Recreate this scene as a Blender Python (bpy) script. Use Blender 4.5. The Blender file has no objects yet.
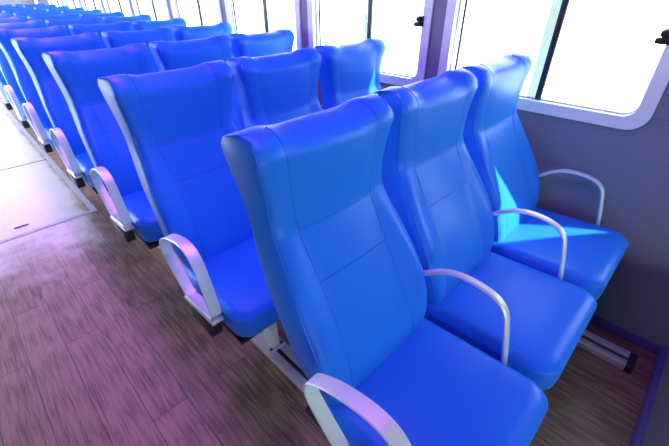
import bpy, math
from mathutils import Vector, Matrix
C = bpy.context.scene.collection
PI = math.pi
ZF = 1.22            # floor lies this far below the top edge of the seat backs
PITCH = 0.8004       # distance between rows
STEP = 0.5           # distance between seats of a row
ROWS = 12
WALL = 1.55          # inner face of the window wall
REAR = 10.2
FRONT = -3.3
LEFT = -1.95
CEIL = 2.38

# ------------------------------------------------------------------ helpers
def link(o, parent=None):
    C.objects.link(o)
    if parent: o.parent = parent
    return o

def tag(o, label=None, cat=None, group=None, kind=None):
    if label: o['label'] = label
    if cat: o['category'] = cat
    if group: o['group'] = group
    if kind: o['kind'] = kind
    return o

def empty(name, loc=(0, 0, 0), parent=None):
    o = bpy.data.objects.new(name, None)
    o.empty_display_size = .05
    o.location = loc
    return link(o, parent)

class MB:
    def __init__(s): s.v = []; s.f = []
    def add(s, vs, fs):
        n = len(s.v); s.v += [tuple(v) for v in vs]; s.f += [tuple(i + n for i in f) for f in fs]; return s
    def box(s, x0, x1, y0, y1, z0, z1):
        vs = [(x, y, z) for x in (x0, x1) for y in (y0, y1) for z in (z0, z1)]
        return s.add(vs, [(0, 1, 3, 2), (4, 6, 7, 5), (0, 4, 5, 1), (2, 3, 7, 6), (0, 2, 6, 4), (1, 5, 7, 3)])
    def rings(s, rings, closed=False, cap=True):
        m = len(rings[0]); vs = [p for r in rings for p in r]; fs = []
        n = len(rings)
        for i in range(n if closed else n - 1):
            a = i * m; b = ((i + 1) % n) * m
            for j in range(m):
                k = (j + 1) % m
                fs.append((a + j, a + k, b + k, b + j))
        if cap and not closed:
            fs.append(tuple(range(m - 1, -1, -1))); fs.append(tuple((n - 1) * m + j for j in range(m)))
        return s.add(vs, fs)
    def build(s, name, mat, parent=None, sharp=35, bevel=0, seg=2):
        me = bpy.data.meshes.new(name)
        me.from_pydata(s.v, [], s.f)
        import bmesh
        bm = bmesh.new(); bm.from_mesh(me)
        if bevel:
            es = [e for e in bm.edges if len(e.link_faces) == 2 and e.calc_face_angle(0) > .6]
            bmesh.ops.bevel(bm, geom=es, offset=bevel, segments=seg, profile=.5, affect='EDGES', clamp_overlap=True)
        bmesh.ops.recalc_face_normals(bm, faces=bm.faces)
        bm.to_mesh(me); bm.free()
        me.materials.append(mat)
        for p in me.polygons: p.use_smooth = True
        me.set_sharp_from_angle(angle=math.radians(sharp))
        return link(bpy.data.objects.new(name, me), parent)

def smooth_path(pts, n=6, closed=False):
    pts = [Vector(p) for p in pts]; out = []; N = len(pts)
    for i in range(N if closed else N - 1):
        g = (lambda k: pts[k % N]) if closed else (lambda k: pts[max(0, min(N - 1, k))])
        a, b, c, d = g(i - 1), g(i), g(i + 1), g(i + 2)
        for k in range(n):
            t = k / n
            out.append(.5 * ((2 * b) + (c - a) * t + (2 * a - 5 * b + 4 * c - d) * t * t + (3 * b - a - 3 * c + d) * t ** 3))
    if not closed: out.append(pts[-1])
    return out

def strap(mb, path, x, w, th, closed=False):
    """flat bar swept along a path of (y, z), its width lying along x"""
    P = [Vector((0, p[0], p[1])) for p in path]; N = len(P); rings = []
    b = th * .35
    for i, p in enumerate(P):
        a = P[(i - 1) % N] if (closed or i > 0) else p
        c = P[(i + 1) % N] if (closed or i < N - 1) else p
        t = (c - a).normalized(); nrm = Vector((0, -t.z, t.y))
        r = []
        for (u, v) in ((-w/2, -th/2 + b), (-w/2, th/2 - b), (-w/2 + b, th/2), (w/2 - b, th/2), (w/2, th/2 - b), (w/2, -th/2 + b), (w/2 - b, -th/2), (-w/2 + b, -th/2)):
            q = p + nrm * v; r.append((x + u, q.y, q.z))
        rings.append(r)
    mb.rings(rings, closed=closed)

def tube(mb, path, r, n=6):
    P = [Vector(p) for p in path]; rings = []
    up = Vector((.31, .22, .92))
    for i, p in enumerate(P):
        t = (P[min(i + 1, len(P) - 1)] - P[max(i - 1, 0)]).normalized()
        a = t.cross(up)
        if a.length < .05: a = t.cross(Vector((1, 0, 0)))
        a.normalize(); b = t.cross(a)
        rings.append([tuple(p + a * r * math.cos(2 * PI * k / n) + b * r * math.sin(2 * PI * k / n)) for k in range(n)])
    mb.rings(rings)

def table(tb):
    tb = sorted(tb)
    def f(z):
        if z <= tb[0][0]: return tb[0][1]
        for (a, u), (b, v) in zip(tb, tb[1:]):
            if z <= b: return u + (v - u) * (z - a) / (b - a)
        return tb[-1][1]
    return f
def sstep(a, b, x):
    t = max(0, min(1, (x - a) / (b - a))); return t * t * (3 - 2 * t)

# ------------------------------------------------------------------ materials
def new_mat(name):
    m = bpy.data.materials.new(name); m.use_nodes = True
    nt = m.node_tree; p = nt.nodes['Principled BSDF']
    return m, nt, p
def N(nt, t, **kw):
    n = nt.nodes.new(t)
    for k, v in kw.items(): setattr(n, k, v)
    return n
def plain(name, col, rough=.5, metal=0, spec=.5, bump=0, scale=60, var=.0):
    m, nt, p = new_mat(name)
    p.inputs['Base Color'].default_value = (*col, 1); p.inputs['Roughness'].default_value = rough
    p.inputs['Metallic'].default_value = metal; p.inputs['Specular IOR Level'].default_value = spec
    tc = N(nt, 'ShaderNodeTexCoord'); no = N(nt, 'ShaderNodeTexNoise')
    no.inputs['Scale'].default_value = scale; no.inputs['Detail'].default_value = 4
    nt.links.new(tc.outputs['Object'], no.inputs['Vector'])
    if bump:
        b = N(nt, 'ShaderNodeBump'); b.inputs['Strength'].default_value = bump; b.inputs['Distance'].default_value = .002
        nt.links.new(no.outputs['Fac'], b.inputs['Height']); nt.links.new(b.outputs['Normal'], p.inputs['Normal'])
    if var:
        r = N(nt, 'ShaderNodeValToRGB')
        r.color_ramp.elements[0].position = .3; r.color_ramp.elements[1].position = .7
        r.color_ramp.elements[0].color = tuple(c * (1 - var) for c in col) + (1,)
        r.color_ramp.elements[1].color = tuple(min(1, c * (1 + var)) for c in col) + (1,)
        nt.links.new(no.outputs['Fac'], r.inputs['Fac']); nt.links.new(r.outputs['Color'], p.inputs['Base Color'])
    return m

M = {}
M['vinyl'] = plain('blue_vinyl', (.020, .215, .84), .34, spec=.32, bump=.08, scale=420)
M['vinyl'].node_tree.nodes['Principled BSDF'].inputs['Specular Tint'].default_value = (.55, .78, 1, 1)
M['seam'] = plain('blue_thread', (.006, .125, .68), .5)
M['piping'] = plain('blue_piping', (.01, .16, .85), .35)
M['alu'] = plain('brushed_aluminium', (.80, .97, .84), .38, metal=.3, bump=.05, scale=200)
M['alu_rail'] = plain('rail_aluminium', (.78, .77, .82), .35, metal=.5)
M['black'] = plain('black_plastic', (.012, .012, .015), .5)
M['steel'] = plain('painted_steel', (.62, .62, .66), .45)
M['wall'] = plain('grey_wall_panel', (.20, .24, .27), .55, bump=.08, scale=90, var=.04)
M['frame'] = plain('pale_window_frame', (.80, 1.0, .80), .45)
M['gasket'] = plain('pale_gasket', (.6, .58, .66), .6)
M['seal'] = plain('dark_seal', (.03, .028, .02), .6)
M['bar'] = plain('dark_sash_bar', (.018, .024, .035), .4)
M['skirting'] = plain('blue_skirting', (.10, .09, .36), .5)
M['ceiling'] = plain('ceiling_panel', (.20, .12, .34), .6)
M['rear'] = plain('grey_green_bulkhead', (.42, .50, .47), .6, var=.05, scale=4)
M['tape'] = plain('grey_tape', (.50, .48, .56), .5, var=.2, scale=30)
M['groove'] = plain('dark_groove', (.05, .05, .06), .7)
M['shade_plate'] = plain('shade_plate_white', (.8, .8, .8), .6)

def glass_mat(name, tint=(1, 1, 1)):
    m, nt, p = new_mat(name); nt.nodes.remove(p)
    out = nt.nodes['Material Output']; tr = N(nt, 'ShaderNodeBsdfTransparent'); gl = N(nt, 'ShaderNodeBsdfGlossy')
    tr.inputs['Color'].default_value = (*tint, 1); gl.inputs['Roughness'].default_value = .02
    lw = N(nt, 'ShaderNodeLayerWeight'); lw.inputs['Blend'].default_value = .5
    pw = N(nt, 'ShaderNodeMath', operation='POWER'); pw.inputs[1].default_value = 5
    fr = N(nt, 'ShaderNodeMapRange'); fr.inputs[3].default_value = .03; fr.inputs[4].default_value = .35
    nt.links.new(lw.outputs['Facing'], pw.inputs[0]); nt.links.new(pw.outputs[0], fr.inputs[0])
    mx = N(nt, 'ShaderNodeMixShader')
    nt.links.new(fr.outputs[0], mx.inputs[0]); nt.links.new(tr.outputs[0], mx.inputs[1]); nt.links.new(gl.outputs[0], mx.inputs[2])
    nt.links.new(mx.outputs[0], out.inputs['Surface'])
    return m
M['glass'] = glass_mat('window_glass', (.98, 1, .99))
M['green_glass'] = glass_mat('greenish_glass', (.37, .41, .40))

def emit_mat(name, col, s):
    m, nt, p = new_mat(name)
    p.inputs['Base Color'].default_value = (.8, .8, .8, 1)
    p.inputs['Emission Color'].default_value = (*col, 1); p.inputs['Emission Strength'].default_value = s
    return m
LED_COL = (.56, .12, .92)
M['led'] = emit_mat('violet_led', LED_COL, 13.0)

def wood_mat():
    m, nt, p = new_mat('dark_wood_planks'); L = nt.links.new
    tc = N(nt, 'ShaderNodeTexCoord')
    mp = N(nt, 'ShaderNodeMapping'); mp.inputs['Rotation'].default_value = (0, 0, PI / 2)
    L(tc.outputs['Object'], mp.inputs['Vector'])
    br = N(nt, 'ShaderNodeTexBrick'); br.offset = .37; br.squash = 1
    br.inputs['Scale'].default_value = 1; br.inputs['Brick Width'].default_value = 1.1; br.inputs['Row Height'].default_value = .15
    br.inputs['Mortar Size'].default_value = .0013; br.inputs['Mortar Smooth'].default_value = .1
    br.inputs['Color1'].default_value = (0, 0, 0, 1); br.inputs['Color2'].default_value = (1, 1, 1, 1); br.inputs['Mortar'].default_value = (.5, .5, .5, 1)
    L(mp.outputs[0], br.inputs['Vector'])
    # grain stretched along the planks, shifted plank by plank
    g = N(nt, 'ShaderNodeMapping'); g.inputs['Scale'].default_value = (95, 5.0, 1)
    off = N(nt, 'ShaderNodeVectorMath', operation='MULTIPLY_ADD'); off.inputs[1].default_value = (7, 13, 5)
    L(br.outputs['Color'], off.inputs[0]); L(tc.outputs['Object'], off.inputs[2]); L(off.outputs[0], g.inputs['Vector'])
    n1 = N(nt, 'ShaderNodeTexNoise'); n1.inputs['Scale'].default_value = 1; n1.inputs['Detail'].default_value = 6; n1.inputs['Roughness'].default_value = .62
    n1.inputs['Distortion'].default_value = .9
    L(g.outputs[0], n1.inputs['Vector'])
    g2 = N(nt, 'ShaderNodeMapping'); g2.inputs['Scale'].default_value = (9, .9, 1); L(off.outputs[0], g2.inputs['Vector'])
    wv = N(nt, 'ShaderNodeTexWave', wave_type='RINGS'); wv.inputs['Scale'].default_value = 1.6; wv.inputs['Distortion'].default_value = 5; wv.inputs['Detail'].default_value = 3
    L(g2.outputs[0], wv.inputs['Vector'])
    ad = N(nt, 'ShaderNodeMath', operation='MULTIPLY_ADD'); ad.inputs[1].default_value = .10
    L(wv.outputs['Fac'], ad.inputs[0]); L(n1.outputs['Fac'], ad.inputs[2])
    ad2 = N(nt, 'ShaderNodeMath', operation='MULTIPLY_ADD'); ad2.inputs[1].default_value = .14
    L(br.outputs['Color'], ad2.inputs[0]); L(ad.outputs[0], ad2.inputs[2])
    r = N(nt, 'ShaderNodeValToRGB'); e = r.color_ramp.elements
    e[0].position = .34; e[0].color = (.058, .034, .024, 1); e[1].position = .76; e[1].color = (.37, .24, .155, 1)
    k = e.new(.55); k.color = (.205, .128, .085, 1)
    L(ad2.outputs[0], r.inputs['Fac'])
    mo = N(nt, 'ShaderNodeMix', data_type='RGBA'); mo.inputs['B'].default_value = (.06, .038, .03, 1)
    L(br.outputs['Fac'], mo.inputs['Factor']); L(r.outputs['Color'], mo.inputs['A'])
    # pale dust trodden over the gangway, whitened further to paint the glare in
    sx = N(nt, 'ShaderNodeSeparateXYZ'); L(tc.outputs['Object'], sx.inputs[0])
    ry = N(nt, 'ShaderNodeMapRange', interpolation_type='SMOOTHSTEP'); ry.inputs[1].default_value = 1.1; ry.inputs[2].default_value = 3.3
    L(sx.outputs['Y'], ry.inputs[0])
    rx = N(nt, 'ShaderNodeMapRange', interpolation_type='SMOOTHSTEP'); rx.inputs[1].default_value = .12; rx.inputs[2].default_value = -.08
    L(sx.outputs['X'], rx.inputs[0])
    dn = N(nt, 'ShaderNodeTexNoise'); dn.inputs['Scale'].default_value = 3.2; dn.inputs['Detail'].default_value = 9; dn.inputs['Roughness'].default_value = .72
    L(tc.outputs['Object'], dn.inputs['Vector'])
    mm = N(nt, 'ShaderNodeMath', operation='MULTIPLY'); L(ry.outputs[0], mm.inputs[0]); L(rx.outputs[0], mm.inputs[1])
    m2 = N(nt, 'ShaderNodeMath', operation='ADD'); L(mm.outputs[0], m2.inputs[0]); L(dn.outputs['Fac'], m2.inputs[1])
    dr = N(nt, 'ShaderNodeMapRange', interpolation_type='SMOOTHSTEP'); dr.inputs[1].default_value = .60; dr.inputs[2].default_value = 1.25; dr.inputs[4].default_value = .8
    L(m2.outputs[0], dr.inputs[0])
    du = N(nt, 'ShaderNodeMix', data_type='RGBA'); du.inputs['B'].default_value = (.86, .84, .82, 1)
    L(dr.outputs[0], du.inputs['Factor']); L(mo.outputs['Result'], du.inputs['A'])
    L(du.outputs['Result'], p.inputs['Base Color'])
    p.inputs['Roughness'].default_value = .42; p.inputs['Specular IOR Level'].default_value = .5
    b = N(nt, 'ShaderNodeBump'); b.inputs['Strength'].default_value = .12; b.inputs['Distance'].default_value = .003
    L(n1.outputs['Fac'], b.inputs['Height']); L(b.outputs['Normal'], p.inputs['Normal'])
    return m
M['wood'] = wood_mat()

# ------------------------------------------------------------------ flat shapes with holes (walls, frames)
def rrect(a0, a1, b0, b1, r, n=7):
    pts = []
    for (cx, cy, s) in ((a1 - r, b1 - r, 0), (a0 + r, b1 - r, 1), (a0 + r, b0 + r, 2), (a1 - r, b0 + r, 3)):
        for k in range(n + 1):
            t = (s + k / n) * PI / 2
            pts.append((cx + r * math.cos(t), cy + r * math.sin(t)))
    return pts
def sheet(name, loops, axis, pos, th, mat, parent=None):
    """outline and holes given as loops of (a, b); axis 'x': a=y b=z, 'y': a=x b=z, 'z': a=x b=y; thickness grows from pos to pos+th"""
    cu = bpy.data.curves.new(name, 'CURVE'); cu.dimensions = '2D'; cu.fill_mode = 'BOTH'; cu.extrude = abs(th) / 2
    for lp in loops:
        s = cu.splines.new('POLY'); s.points.add(len(lp) - 1); s.use_cyclic_u = True
        for q, p in zip(s.points, lp): q.co = (p[0], p[1], 0, 1)
    t = bpy.data.objects.new('t', cu); C.objects.link(t)
    me = bpy.data.meshes.new_from_object(t.evaluated_get(bpy.context.evaluated_depsgraph_get()))
    bpy.data.objects.remove(t); bpy.data.curves.remove(cu)
    mid = pos + th / 2
    for v in me.vertices:
        a, b, c = v.co
        v.co = {'x': (mid + c, a, b), 'y': (a, mid + c, b), 'z': (a, b, mid + c)}[axis]
    import bmesh
    bm = bmesh.new(); bm.from_mesh(me)
    bmesh.ops.remove_doubles(bm, verts=bm.verts, dist=1e-5)
    bmesh.ops.recalc_face_normals(bm, faces=bm.faces); bm.to_mesh(me); bm.free()
    me.name = name; me.materials.clear(); me.materials.append(mat)
    for p in me.polygons: p.material_index = 0; p.use_smooth = False
    return link(bpy.data.objects.new(name, me), parent)
def rect(a0, a1, b0, b1): return [(a0, b0), (a1, b0), (a1, b1), (a0, b1)]

# ------------------------------------------------------------------ setting
def box_structure(name, dims, mat, label, cat):
    return tag(MB().box(*dims).build(name, mat), label, cat, kind='structure')
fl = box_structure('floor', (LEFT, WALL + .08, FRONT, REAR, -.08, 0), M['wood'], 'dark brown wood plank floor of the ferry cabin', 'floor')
box_structure('ceiling', (LEFT - .1, WALL + .1, FRONT - .1, REAR + .1, CEIL, CEIL + .06), M['ceiling'], 'pale panelled ceiling over the seats', 'ceiling')

ZB, ZT = -.234 + ZF, .34 + ZF      # window frames, bottom and top
WP = 1.0465
wins = []
for k in range(9):
    y0 = -.567 + WP * k; wins.append((y0, y0 + .963))
wins_right = wins + [(9.70, 10.02)]
holes = [rrect(a + .012, b - .012, ZB + .012, ZT - .012, .065) for a, b in wins_right]
beam_open = [(y, z + ZF) for y, z in ((-.86, -.48), (-.86, .12), (-1.02, .60), (-1.66, .60), (-1.66, .38), (-.99, -.48))]  # opening added out of view, cut to the outline of the sun beam
tag(sheet('wall_right', [rect(FRONT, REAR, 0, CEIL)] + holes + [beam_open], 'x', WALL, .06, M['wall']), 'grey violet wall panel under and between the windows', 'wall', kind='structure')

def window(n, x, a, b, side, latch):
    root = empty('window_%d' % n, (0, 0, 0))
    tag(root, 'pale framed rounded window number %d along the %s wall' % (n, 'right' if side > 0 else 'left'), 'window', kind='structure')
    s = side
    fr = sheet('frame', [rrect(a, b, ZB, ZT, .075), rrect(a + .05, b - .05, ZB + .05, ZT - .05, .05)], 'x', x - s * .012, s * .05, M['frame'], root)
    sheet('gasket', [rrect(a + .05, b - .05, ZB + .05, ZT - .05, .05), rrect(a + .056, b - .056, ZB + .056, ZT - .056, .045)], 'x', x + s * .02, s * .012, M['gasket'], root)
    sheet('pane', [rrect(a + .053, b - .053, ZB + .053, ZT - .053, .047)], 'x', x + s * .030, s * .004, M['glass'], root)
    if b - a > .6:
        yb = a + .437
        m = MB()
        m.box(min(x + s * .012, x + s * .03), max(x + s * .012, x + s * .03), yb - .013, yb + .013, ZB + .052, ZT - .052)
        m.build('sash_bar', M['bar'], root, bevel=.003)
        m = MB(); m.box(min(x + s * .036, x + s * .042), max(x + s * .036, x + s * .042), yb + .014, yb + .058, ZB + .053, ZT - .053)
        m.build('sash_strip', M['green_glass'], root)
        # jamb seal beside the rear upright of the frame
        m = MB(); yg = b - .083
        m.box(min(x + s * .018, x + s * .026), max(x + s * .018, x + s * .026), yg - .005, yg + .005, ZB + .052, ZT - .052)
        m.build('jamb_seal', M['seal'], root)
        m = MB(); zl = ZF + .113
    if latch:
        m.box(x - .022, x, a + .040, a + .075, zl - .028, zl + .022)
        m.box(x - .034, x - .012, a + .050, a + .088, zl - .026, zl - .006)
        m.box(x - .030, x - .012, a + .055, a + .080, zl - .002, zl + .018)
        m.build('latch', M['black'], root, bevel=.003)
    return root
for n, (a, b) in enumerate(wins_right, 1): window(n, WALL, a, b, 1, n < 3)

# left side of the cabin, out of the frame: an added opening lets daylight onto the gangway
tag(sheet('wall_left', [rect(FRONT, REAR, 0, CEIL)] + [rect(2.9, 8.7, .03, 2.3)], 'x', LEFT, -.06, M['wall']), 'grey wall panel on the far side of the gangway', 'wall', kind='structure')
# rear bulkhead with the open doorway at the end of the gangway
tag(sheet('wall_back', [rect(LEFT, WALL, 0, CEIL), rect(-1.85, .5, .05, 2.2)], 'y', REAR, .08, M['rear']), 'grey green rear bulkhead behind the last row of seats', 'wall', kind='structure')
# forward wall with its windows
fw = [(LEFT + .1, -.75), (-.68, .55)]
tag(sheet('wall_front', [rect(LEFT, WALL, 0, CEIL)] + [rrect(a, b,   .30, 1.32, .07) for a, b in fw], 'y', FRONT, -.08, M['wall']), 'grey forward wall with wide windows', 'wall', kind='structure')
for n, (a, b) in enumerate(fw, 21):
    r = empty('window_%d' % n); tag(r, 'wide forward window number %d' % (n - 20), 'window', kind='structure')
    sheet('frame', [rrect(a - .02, b + .02, .28, 1.34, .09), rrect(a + .04, b - .04, .34, 1.28, .05)], 'y', FRONT + .012, -.05, M['frame'], r)
    sheet('pane', [rrect(a + .04, b - .04, .34, 1.28, .05)], 'y', FRONT - .03, -.004, M['glass'], r)
# low partition in front of the first row
YB = -1.012
box_structure('wall_partition', (.62, WALL, YB - .04, YB, 0, .48), M['wall'], 'low violet grey partition facing the first row', 'partition')
box_structure('baseboard_front', (.62, WALL, YB, YB + .022, 0, .055), M['skirting'], 'blue skirting strip along the low partition', 'skirting')
box_structure('baseboard_right', (WALL - .014, WALL, YB, REAR, 0, .045), M['skirting'], 'violet skirting strip along the window wall', 'skirting')
box_structure('trim_1', (WALL - .008, WALL, -.86, -.580, ZF - .185, ZF - .172), M['wall'], 'thin ledge on the wall beside the nearest window', 'trim')

# outside, unseen: added plate blocking the sun, notched to shape the lit patches
D = Vector((-.527, 1.2, -1.0))
zd = ZF + .72
def up(p):
    t = (zd - ZF - p[2]) / 1.0
    return (p[0] - D.x * t, p[1] - D.y * t)
A = up((1.43, -.64, -.645)); Bp = up((1.085, -.16, -.312)); Cp = up((1.012, -.314, -.645))
x0 = WALL + .065
kb = (x0 - A[0]) / (Bp[0] - A[0]); kc = (x0 - A[0]) / (Cp[0] - A[0])
kb -= .04; B2 = (A[0] + (Bp[0] - A[0]) * kb, A[1] + (Bp[1] - A[1]) * kb); C2 = (x0, A[1] + (Cp[1] - A[1]) * kc)
outer = [(x0, FRONT - 1), (3.2, FRONT - 1), (3.2, REAR + 1), (x0, REAR + 1), B2, A, C2]
hole2 = [up((1.375, .70, -.12)), up((1.27, .66, -.33)), up((1.53, .62, -.38))]
tag(sheet('added_shade_plate', [outer, hole2], 'z', zd, .03, M['shade_plate']), 'unseen white plate outside the windows, added to shape the sun', 'shade_plate', kind='structure')

# ------------------------------------------------------------------ gangway tape and plates
LBL_T = 'floor tape'
t = MB().box(.045, .085, 2.43, 9.6, 0.0005, .004).build('floor_tape', M['tape'])
tag(t, 'long grey tape running along the gangway beside the seat rows', LBL_T, 'grey tapes on the gangway floor')
t = MB().box(-1.2, .085, 2.405, 2.443, .0005, .0042).build('floor_tape', M['tape'])
tag(t, 'grey tape crossing the gangway, nearest the camera', LBL_T, 'grey tapes on the gangway floor')
box_structure('trim_3', (-1.2, .045, 3.905, 3.918, .0003, .0025), M['groove'], 'dark joint across the pale gangway floor', 'floor joint')
t = MB().box(-.436, -.348, 2.552, 2.568, .0005, .006).build('hatch_handle', M['black'], bevel=.002)
tag(t, 'small dark flush handle on the gangway floor by the cross tape', 'handle')

# ------------------------------------------------------------------ floor rails
def floor_rail(x0, x1, label):
    r = empty('floor_rail', ((x0 + x1) / 2, 0, 0))
    tag(r, label, 'rail', 'aluminium seat rails on the floor')
    w = (x1 - x0) / 2; m = MB()
    ya, yb = -.893, 9.75
    prof = [(-w, 0), (w, 0), (w, .035), (w * .25, .035), (w * .25, .02), (-w * .25, .02), (-w * .25, .035), (-w, .035)]
    m.rings([[(a, y, b) for a, b in prof] for y in (ya, yb)])
    m.build('channel', M['alu_rail'], r, bevel=.0015)
    m = MB().box(-w * .22, w * .22, ya, yb, .0202, .022); m.build('slot', M['groove'], r)
    for y0, y1 in ((ya - .03, ya), (yb, yb + .03)):
        MB().box(-w * 1.02, w * 1.02, y0, y1, 0, .038).build('end_cap', M['black'], r, bevel=.003)
    return r
floor_rail(.215, .315, 'aluminium floor rail under the aisle seats')
floor_rail(1.32, 1.425, 'aluminium floor rail under the window seats with a black end cap')

# ------------------------------------------------------------------ seat frames, one for each row
def make_frame():
    r = empty('seat_frame')
    for y in (-.50, -.22):
        MB().box(.05, 1.44, y - .02, y + .02, ZF - .842, ZF - .802).build('cross_beam', M['steel'], r, bevel=.004)
    for x in (.265, 1.3725):
        m = MB()
        for y in (-.45, -.14):
            m.box(x - .022, x + .022, y - .03, y + .03, .036, ZF - .803)
        m.box(x - .02, x + .02, -.42, -.17, .36, .40)
        m.box(x - .045, x + .045, -.50, -.09, .0352, .046)
        m.build('leg', M['steel'], r, bevel=.003)
        m = MB()
        for y in (-.485, -.105):
            for dx in (-.03, .03): m.box(x + dx - .006, x + dx + .006, y - .006, y + .006, .046, .052)
        m.build('bolt', M['groove'], r)
    return r

# ------------------------------------------------------------------ one seat
W = .478; HW = W / 2
yf = table([(.04, -.108), (0, -.117), (-.05, -.121), (-.10, -.120), (-.15, -.119), (-.20, -.119), (-.222, -.122), (-.26, -.142), (-.30, -.162), (-.35, -.189), (-.40, -.217), (-.45, -.246), (-.50, -.272), (-.55, -.296), (-.60, -.312), (-.65, -.318), (-.72, -.316)])
insr = table([(.04, .008), (0, .004), (-.03, .003), (-.07, .008), (-.15, .018), (-.2, .022), (-.28, .020), (-.35, .014), (-.45, .010), (-.55, .010), (-.6, .018), (-.72, .045)])
yr = table([(.04, .010), (0, .010), (-.07, -.004), (-.15, -.028), (-.2, -.038), (-.29, -.056), (-.35, -.083), (-.4, -.108), (-.45, -.135), (-.5, -.160), (-.57, -.192), (-.65, -.225), (-.72, -.250)])
rfr = table([(.04, .010), (-.05, .012), (-.15, .024), (-.3, .028), (-.5, .026), (-.7, .020)])
ins = table([(.04, .034), (0, .022), (-.03, .016), (-.06, .014), (-.10, .022), (-.15, .030), (-.20, .033), (-.25, .029), (-.30, .021), (-.35, .012), (-.40, .007), (-.45, .004), (-.50, .004), (-.55, .007), (-.60, .016), (-.65, .030), (-.72, .045)])
bul = table([(.04, .0), (-.05, -.002), (-.1, -.009), (-.15, -.012), (-.2, -.010), (-.3, .008), (-.4, .018), (-.47, .019), (-.55, .009), (-.62, 0)])
ZBOT = -.705
def topz(s):      # s = distance from the middle line
    a = abs(s); return .010 + .012 * sstep(.10, .17, a)
def cw(a): return .36 + .14 * sstep(.10, .19, a)
def seamx(z): return table([(.03, .150), (-.05, .149), (-.12, .143), (-.22, .133), (-.35, .131), (-.45, .130), (-.55, .137), (-.65, .142)])(z)
NF = 28
def section(z):
    """closed ring of one height: the front from left to right, then the rear from right to left"""
    w = HW - ins(z); wr = HW - insr(z); f0 = yf(z); r0 = yr(z); bl = bul(z)
    rf, rr = rfr(z), min(.014, abs(f0 - r0) * .3)
    fr = []; re = []
    for j in range(NF + 1):
        u = -1 + 2 * j / NF
        # crowd the points towards the edges
        u = math.sin(u * PI / 2)
        s = u * w; d = w - abs(s)
        edge = rf - math.sqrt(max(0, rf * rf - max(0, rf - d) ** 2))
        sx = seamx(z); a = abs(s)
        pan = bl * sstep(sx * .8, w * .93, a)                       # side bolsters stand a little forward
        pad = .004 * (1 - (a / sx) ** 2) if a < sx else .006 * math.sin(PI * min(1, (a - sx) / max(.01, w - sx)))
        fr.append((s, f0 - pan - pad + edge))
        edge = rr - math.sqrt(max(0, rr * rr - max(0, rr - d) ** 2))
        re.append((s * wr / w, r0 - edge + .003 * (1 - (s / w) ** 2)))
    return fr, re
def back_rings():
    rings = []; H = .062
    zs = [ZBOT + (-.07 - ZBOT) * i / 44 for i in range(45)]
    zs = sorted(zs + [-.217, -.227, -.343, -.353])
    def ring(fr, re, zfun, kf=1.0):
        out = []
        for (s, y) in fr: out.append((HW + s, y, zfun(s)))
        for (s, y) in reversed(re): out.append((HW + s, y, zfun(s)))
        return out
    for z in zs:
        fr, re = section(z)
        if z < ZBOT + .04:                                        # rounded lower edge
            q = 1 - math.sqrt(max(0, 1 - (1 - (z - ZBOT) / .04) ** 2))
            k = 1 - .5 * q
            m = [(f[1] + r[1]) / 2 for f, r in zip(fr, re)]
            fr = [(s * (1 - .05 * q), mm + (y - mm) * k) for (s, y), mm in zip(fr, m)]
            re = [(s * (1 - .05 * q), mm + (y - mm) * k) for (s, y), mm in zip(re, m)]
        rings.append(ring(fr, re, lambda s, z=z: z + topz(s) * sstep(-.25, -.06, z)))
    for i in range(1, 12):
        ph = (i / 11) * math.radians(86)
        z = -H + H * math.sin(ph); k = (1 - math.sin(ph) ** 2.6) ** (1 / 2.2)
        fr, re = section(z); sw = 1 - .012 * (1 - k) ** 1.5
        m = [(f[1] * cw(abs(f[0])) + r[1] * (1 - cw(abs(f[0])))) for f, r in zip(fr, re)]
        fr = [(s * sw, mm + (y - mm) * k) for (s, y), mm in zip(fr, m)]
        re = [(s * sw, mm + (y - mm) * k) for (s, y), mm in zip(re, m)]
        rings.append(ring(fr, re, lambda s, z=z: z + topz(s)))
    return rings
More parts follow.
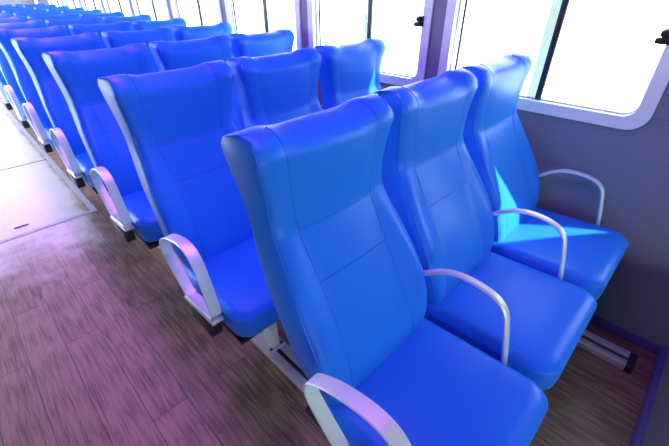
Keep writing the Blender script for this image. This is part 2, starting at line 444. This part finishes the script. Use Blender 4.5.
def make_backrest(parent):
    rings = back_rings(); m = MB(); n = NF + 1
    rings = [[(x, y, z + ZF) for x, y, z in r] for r in rings]
    m.rings(rings, cap=False)
    last = (len(rings) - 1) * 2 * n
    for j in range(NF):
        m.f.append((last + j, last + j + 1, last + 2 * n - 2 - j, last + 2 * n - 1 - j))
        m.f.append((2 * n - 1 - j, 2 * n - 2 - j, j + 1, j))
    b = m.build('backrest', M['vinyl'], parent, sharp=60)
    # points on the built front face
    def front_at(s, z):
        w = HW - ins(z); a = abs(s); sx = seamx(z)
        pad = .004 * (1 - (a / sx) ** 2) if a < sx else .006 * math.sin(PI * min(1, (a - sx) / max(.01, w - sx)))
        return yf(z) - bul(z) * sstep(sx * .8, w * .93, a) - pad
    st = MB()
    for sg in (-1, 1):
        pth = []
        for i in range(41):
            z = -.655 + i * (.595) / 40
            s = sg * seamx(z)
            pth.append((HW + s, front_at(s, z) - .0004, z + topz(s) * sstep(-.25, -.06, z) + ZF))
        for i in range(1, 12):
            ph = (i / 11) * math.radians(86); z = -.062 + .062 * math.sin(ph); k = (1 - math.sin(ph) ** 2.6) ** (1 / 2.2)
            s = sg * seamx(z); y = front_at(s, z); mm = y * cw(abs(s)) + yr(z) * (1 - cw(abs(s)))
            pth.append((HW + s * (1 - .012 * (1 - k) ** 1.5), mm + (y - mm) * k - .0004 * k, z + topz(s) + .0004 + ZF))
        tube(st, pth, .0016, 5)
    for z in (-.222, -.348):
        sx = seamx(z)
        tube(st, [(HW + sx * (-1 + 2 * i / 16), front_at(sx * (-1 + 2 * i / 16) * .999, z) - .0004, z + ZF) for i in range(17)], .0018, 5)
    st.build('stitching', M['seam'], b)
    for sg in (-1, 1):
        pp = MB(); pth = []
        for i in range(48):
            z = -.665 + i * .60 / 47; w = HW - ins(z)
            e = rfr(z) * (1 - .707)
            s = sg * (w - e); pth.append((HW + s, front_at(s, z) + e + .0008 , z + topz(s) * sstep(-.25, -.06, z) + ZF))
        for i in range(1, 9):
            ph = (i / 11) * math.radians(86); z = -.062 + .062 * math.sin(ph); k = (1 - math.sin(ph) ** 2.6) ** (1 / 2.2)
            w = HW - ins(z); e = .003; s = sg * (w - e); y = front_at(s, z) + e; c = cw(abs(s)); mm = y * c + yr(z) * (1 - c)
            pth.append((HW + s * (1 - .012 * (1 - k) ** 1.5), mm + (y - mm) * k, z + topz(s) + ZF))
        tube(pp, pth, .0026, 6)
        pp.build('piping', M['piping'], b)
    return b
def make_cushion(parent):
    m = MB(); rings = []
    x0, x1, ya, yb, zt, zb = .007, .474, -.712, -.262, -.650, -.780
    cx, cy = (x0 + x1) / 2, (ya + yb) / 2
    def outline(inset, n=8):
        pts = []
        for (qx, qy, s, r) in ((x1, yb, 0, .03), (x0, yb, 1, .03), (x0, ya, 2, .062), (x1, ya, 3, .062)):
            r2 = max(.006, r - inset * .3); sx = 1 if qx == x1 else -1; sy = 1 if qy == yb else -1
            ox, oy = qx - sx * (inset + r2), qy - sy * (inset * (1.0 if qy == yb else 1.35) + r2)
            for k in range(n + 1):
                t = (s + k / n) * PI / 2
                pts.append((ox + r2 * math.cos(t), oy + r2 * math.sin(t)))
        return pts
    def puff(x, y, z):
        u = (x - cx) / (x1 - cx); v = (y - cy) / (yb - cy)
        dz = .010 * (1 - u * u) * (1 - min(1, abs(v)) ** 3)
        f = sstep(-.56, -.72, y) if False else max(0, (-.56 - y) / .15)
        return z + dz - .006 * f * f
    def add(inset, z, top=False):
        rings.append([(x, y, (puff(x, y, z) if top else z) + ZF) for x, y in outline(inset)])
    add(.05, zb); add(.022, zb + .002); add(.008, zb + .012); add(.002, zb + .03); add(0, zb + .06)
    R = .034
    for i in range(8):
        t = i / 7 * PI / 2
        rings.append([(x, y, zt - R + R * math.sin(t) + ZF + (puff(x, y, 0)) * math.sin(t)) for x, y in outline(R * (1 - math.cos(t)))])
    for ins_ in (.06, .09, .12, .15, .175): add(ins_, zt, True)
    rings = [[(x, y, z + .024 * (-.30 - y) / .41) for x, y, z in r] for r in rings]
    m.rings(rings)
    c = m.build('cushion', M['vinyl'], parent, sharp=70)
    pp = MB(); o = outline(.0015); pth = [(x, y, zt - .028 + ZF + .024 * (-.30 - y) / .41) for x, y in o]; pth.append(pth[0])
    tube(pp, pth, .0018, 5)
    pp.build('piping', M['piping'], c)
    return c
ARM = [(-.255, -.522), (-.285, -.500), (-.33, -.468), (-.385, -.447), (-.45, -.445), (-.505, -.458), (-.537, -.488), (-.553, -.54), (-.572, -.63), (-.590, -.73)]
def make_arm(parent, x):
    m = MB(); strap(m, [(p.x, p.y + ZF) for p in smooth_path([(a, b, 0) for a, b in ARM], 6)], x, .026, .013)
    return m.build('armrest', M['alu'], parent, sharp=40)
LOOP = [(-.398, -.676), (-.345, -.625), (-.296, -.570), (-.284, -.530), (-.300, -.492), (-.36, -.453), (-.42, -.431), (-.48, -.421), (-.527, -.432), (-.560, -.468), (-.577, -.520), (-.592, -.58), (-.606, -.650)]
def make_loop(parent, x):
    m = MB(); pth = smooth_path([(a, b, 0) for a, b in LOOP], 5)
    pth.append(Vector((-.596, -.668, 0))); pth.append(Vector((-.42, -.686, 0)))
    strap(m, [(p.x, p.y + ZF) for p in pth], x, .040, .007, closed=True)
    a = m.build('armrest', M['alu'], parent, sharp=40)
    m = MB()
    m.add([(xx, y, z + ZF) for xx in (x - .024, x + .020) for (y, z) in ((-.612, -.672), (-.400, -.6895), (-.400, -.704), (-.612, -.688))],
          [(0, 1, 2, 3), (7, 6, 5, 4), (0, 4, 5, 1), (1, 5, 6, 2), (2, 6, 7, 3), (3, 7, 4, 0)])
    m.build('bracket', M['alu_rail'], a, bevel=.003)
    m = MB(); m.box(x - .030, x + .016, -.595, -.45, ZF - .757, ZF - .703)
    m.build('bracket_cap', M['black'], a, bevel=.008)
    return a

GROUP = 'blue ferry seats in rows of three'
def make_seat(col):
    r = empty('ferry_seat')
    make_backrest(r); make_cushion(r)
    m = MB().box(.02, .45, -.66, -.20, ZF - .797, ZF - .781); m.build('seat_pan', M['black'], r)
    if col == 0: make_loop(r, -.020)
    else: make_arm(r, -.0085)
    if col == 2: make_arm(r, .4915)
    return r
def copy_tree(o, parent=None):
    c = o.copy(); C.objects.link(c)
    if parent: c.parent = parent
    for ch in list(o.children): copy_tree(ch, c)
    return c
ORD = ['nearest', 'second', 'third', 'fourth', 'fifth', 'sixth', 'seventh', 'eighth', 'ninth', 'tenth', 'eleventh', 'twelfth']
POSN = ['aisle seat with a looped metal armrest', 'middle seat between aisle and window', 'window seat']
protos = {}
first = None
for c in range(3):
    for r in range(ROWS):
        if c == 0 and r > 9: continue
        if c not in protos:
            o = protos[c] = make_seat(c)
        else:
            o = copy_tree(protos[c])
        o.location = (c * STEP, r * PITCH + (0, .012, .018)[c], 0)
        end = 'the nearest row' if r == 0 else ('the last row by the rear bulkhead' if r == ROWS - 1 else 'the %s row from the camera' % ORD[r])
        tag(o, 'blue vinyl %s in %s' % (POSN[c], end), 'seat', GROUP)
fp = make_frame()
for r in range(ROWS):
    o = fp if r == 0 else copy_tree(fp)
    o.location = (0, r * PITCH, 0)
    end = 'the nearest row' if r == 0 else ('the last row' if r == ROWS - 1 else 'the %s row from the camera' % ORD[r])
    tag(o, 'pale steel frame carrying the three seats of %s' % end, 'seat frame', 'steel frames under the seat rows')

# ------------------------------------------------------------------ lamps of the cabin: violet strips on the ceiling
r = empty('ceiling_light', (.25, 4.5, CEIL))
tag(r, 'long violet light strip on the ceiling over the seat rows', 'light')
MB().box(-.17, .17, -5.2, 5.2, -.03, 0).build('housing', M['frame'], r)
MB().box(-.15, .15, -5.15, 5.15, -.038, -.0305).build('diffuser', M['led'], r)

# ------------------------------------------------------------------ daylight
w = bpy.data.worlds.new('sky'); bpy.context.scene.world = w; w.use_nodes = True
bg = w.node_tree.nodes['Background']; bg.inputs[0].default_value = (.84, .96, 1.0, 1); bg.inputs[1].default_value = 6.5
sun = bpy.data.lights.new('sun', 'SUN'); sun.energy = 13; sun.angle = math.radians(.5); sun.color = (1, .97, .9)
so = link(bpy.data.objects.new('sun', sun)); so.rotation_euler = D.to_track_quat('-Z', 'Y').to_euler(); so.location = (4, -4, 5)

# ------------------------------------------------------------------ camera
cd = bpy.data.cameras.new('camera'); co = link(bpy.data.objects.new('camera', cd))
cd.sensor_width = 36; cd.sensor_fit = 'HORIZONTAL'; cd.lens = 366.912 / 669 * 36; cd.clip_start = .02
co.location = (-.3485, -.702, .2738 + ZF); co.rotation_euler = (.9955, .006, -.7859)
sc = bpy.context.scene; sc.camera = co
sc.view_settings.view_transform = 'Standard'; sc.view_settings.look = 'None'; sc.view_settings.gamma = 1
sc.view_settings.use_curve_mapping = False; sc.view_settings.exposure = 0
sc.cycles.max_bounces = 8; sc.cycles.transparent_max_bounces = 16
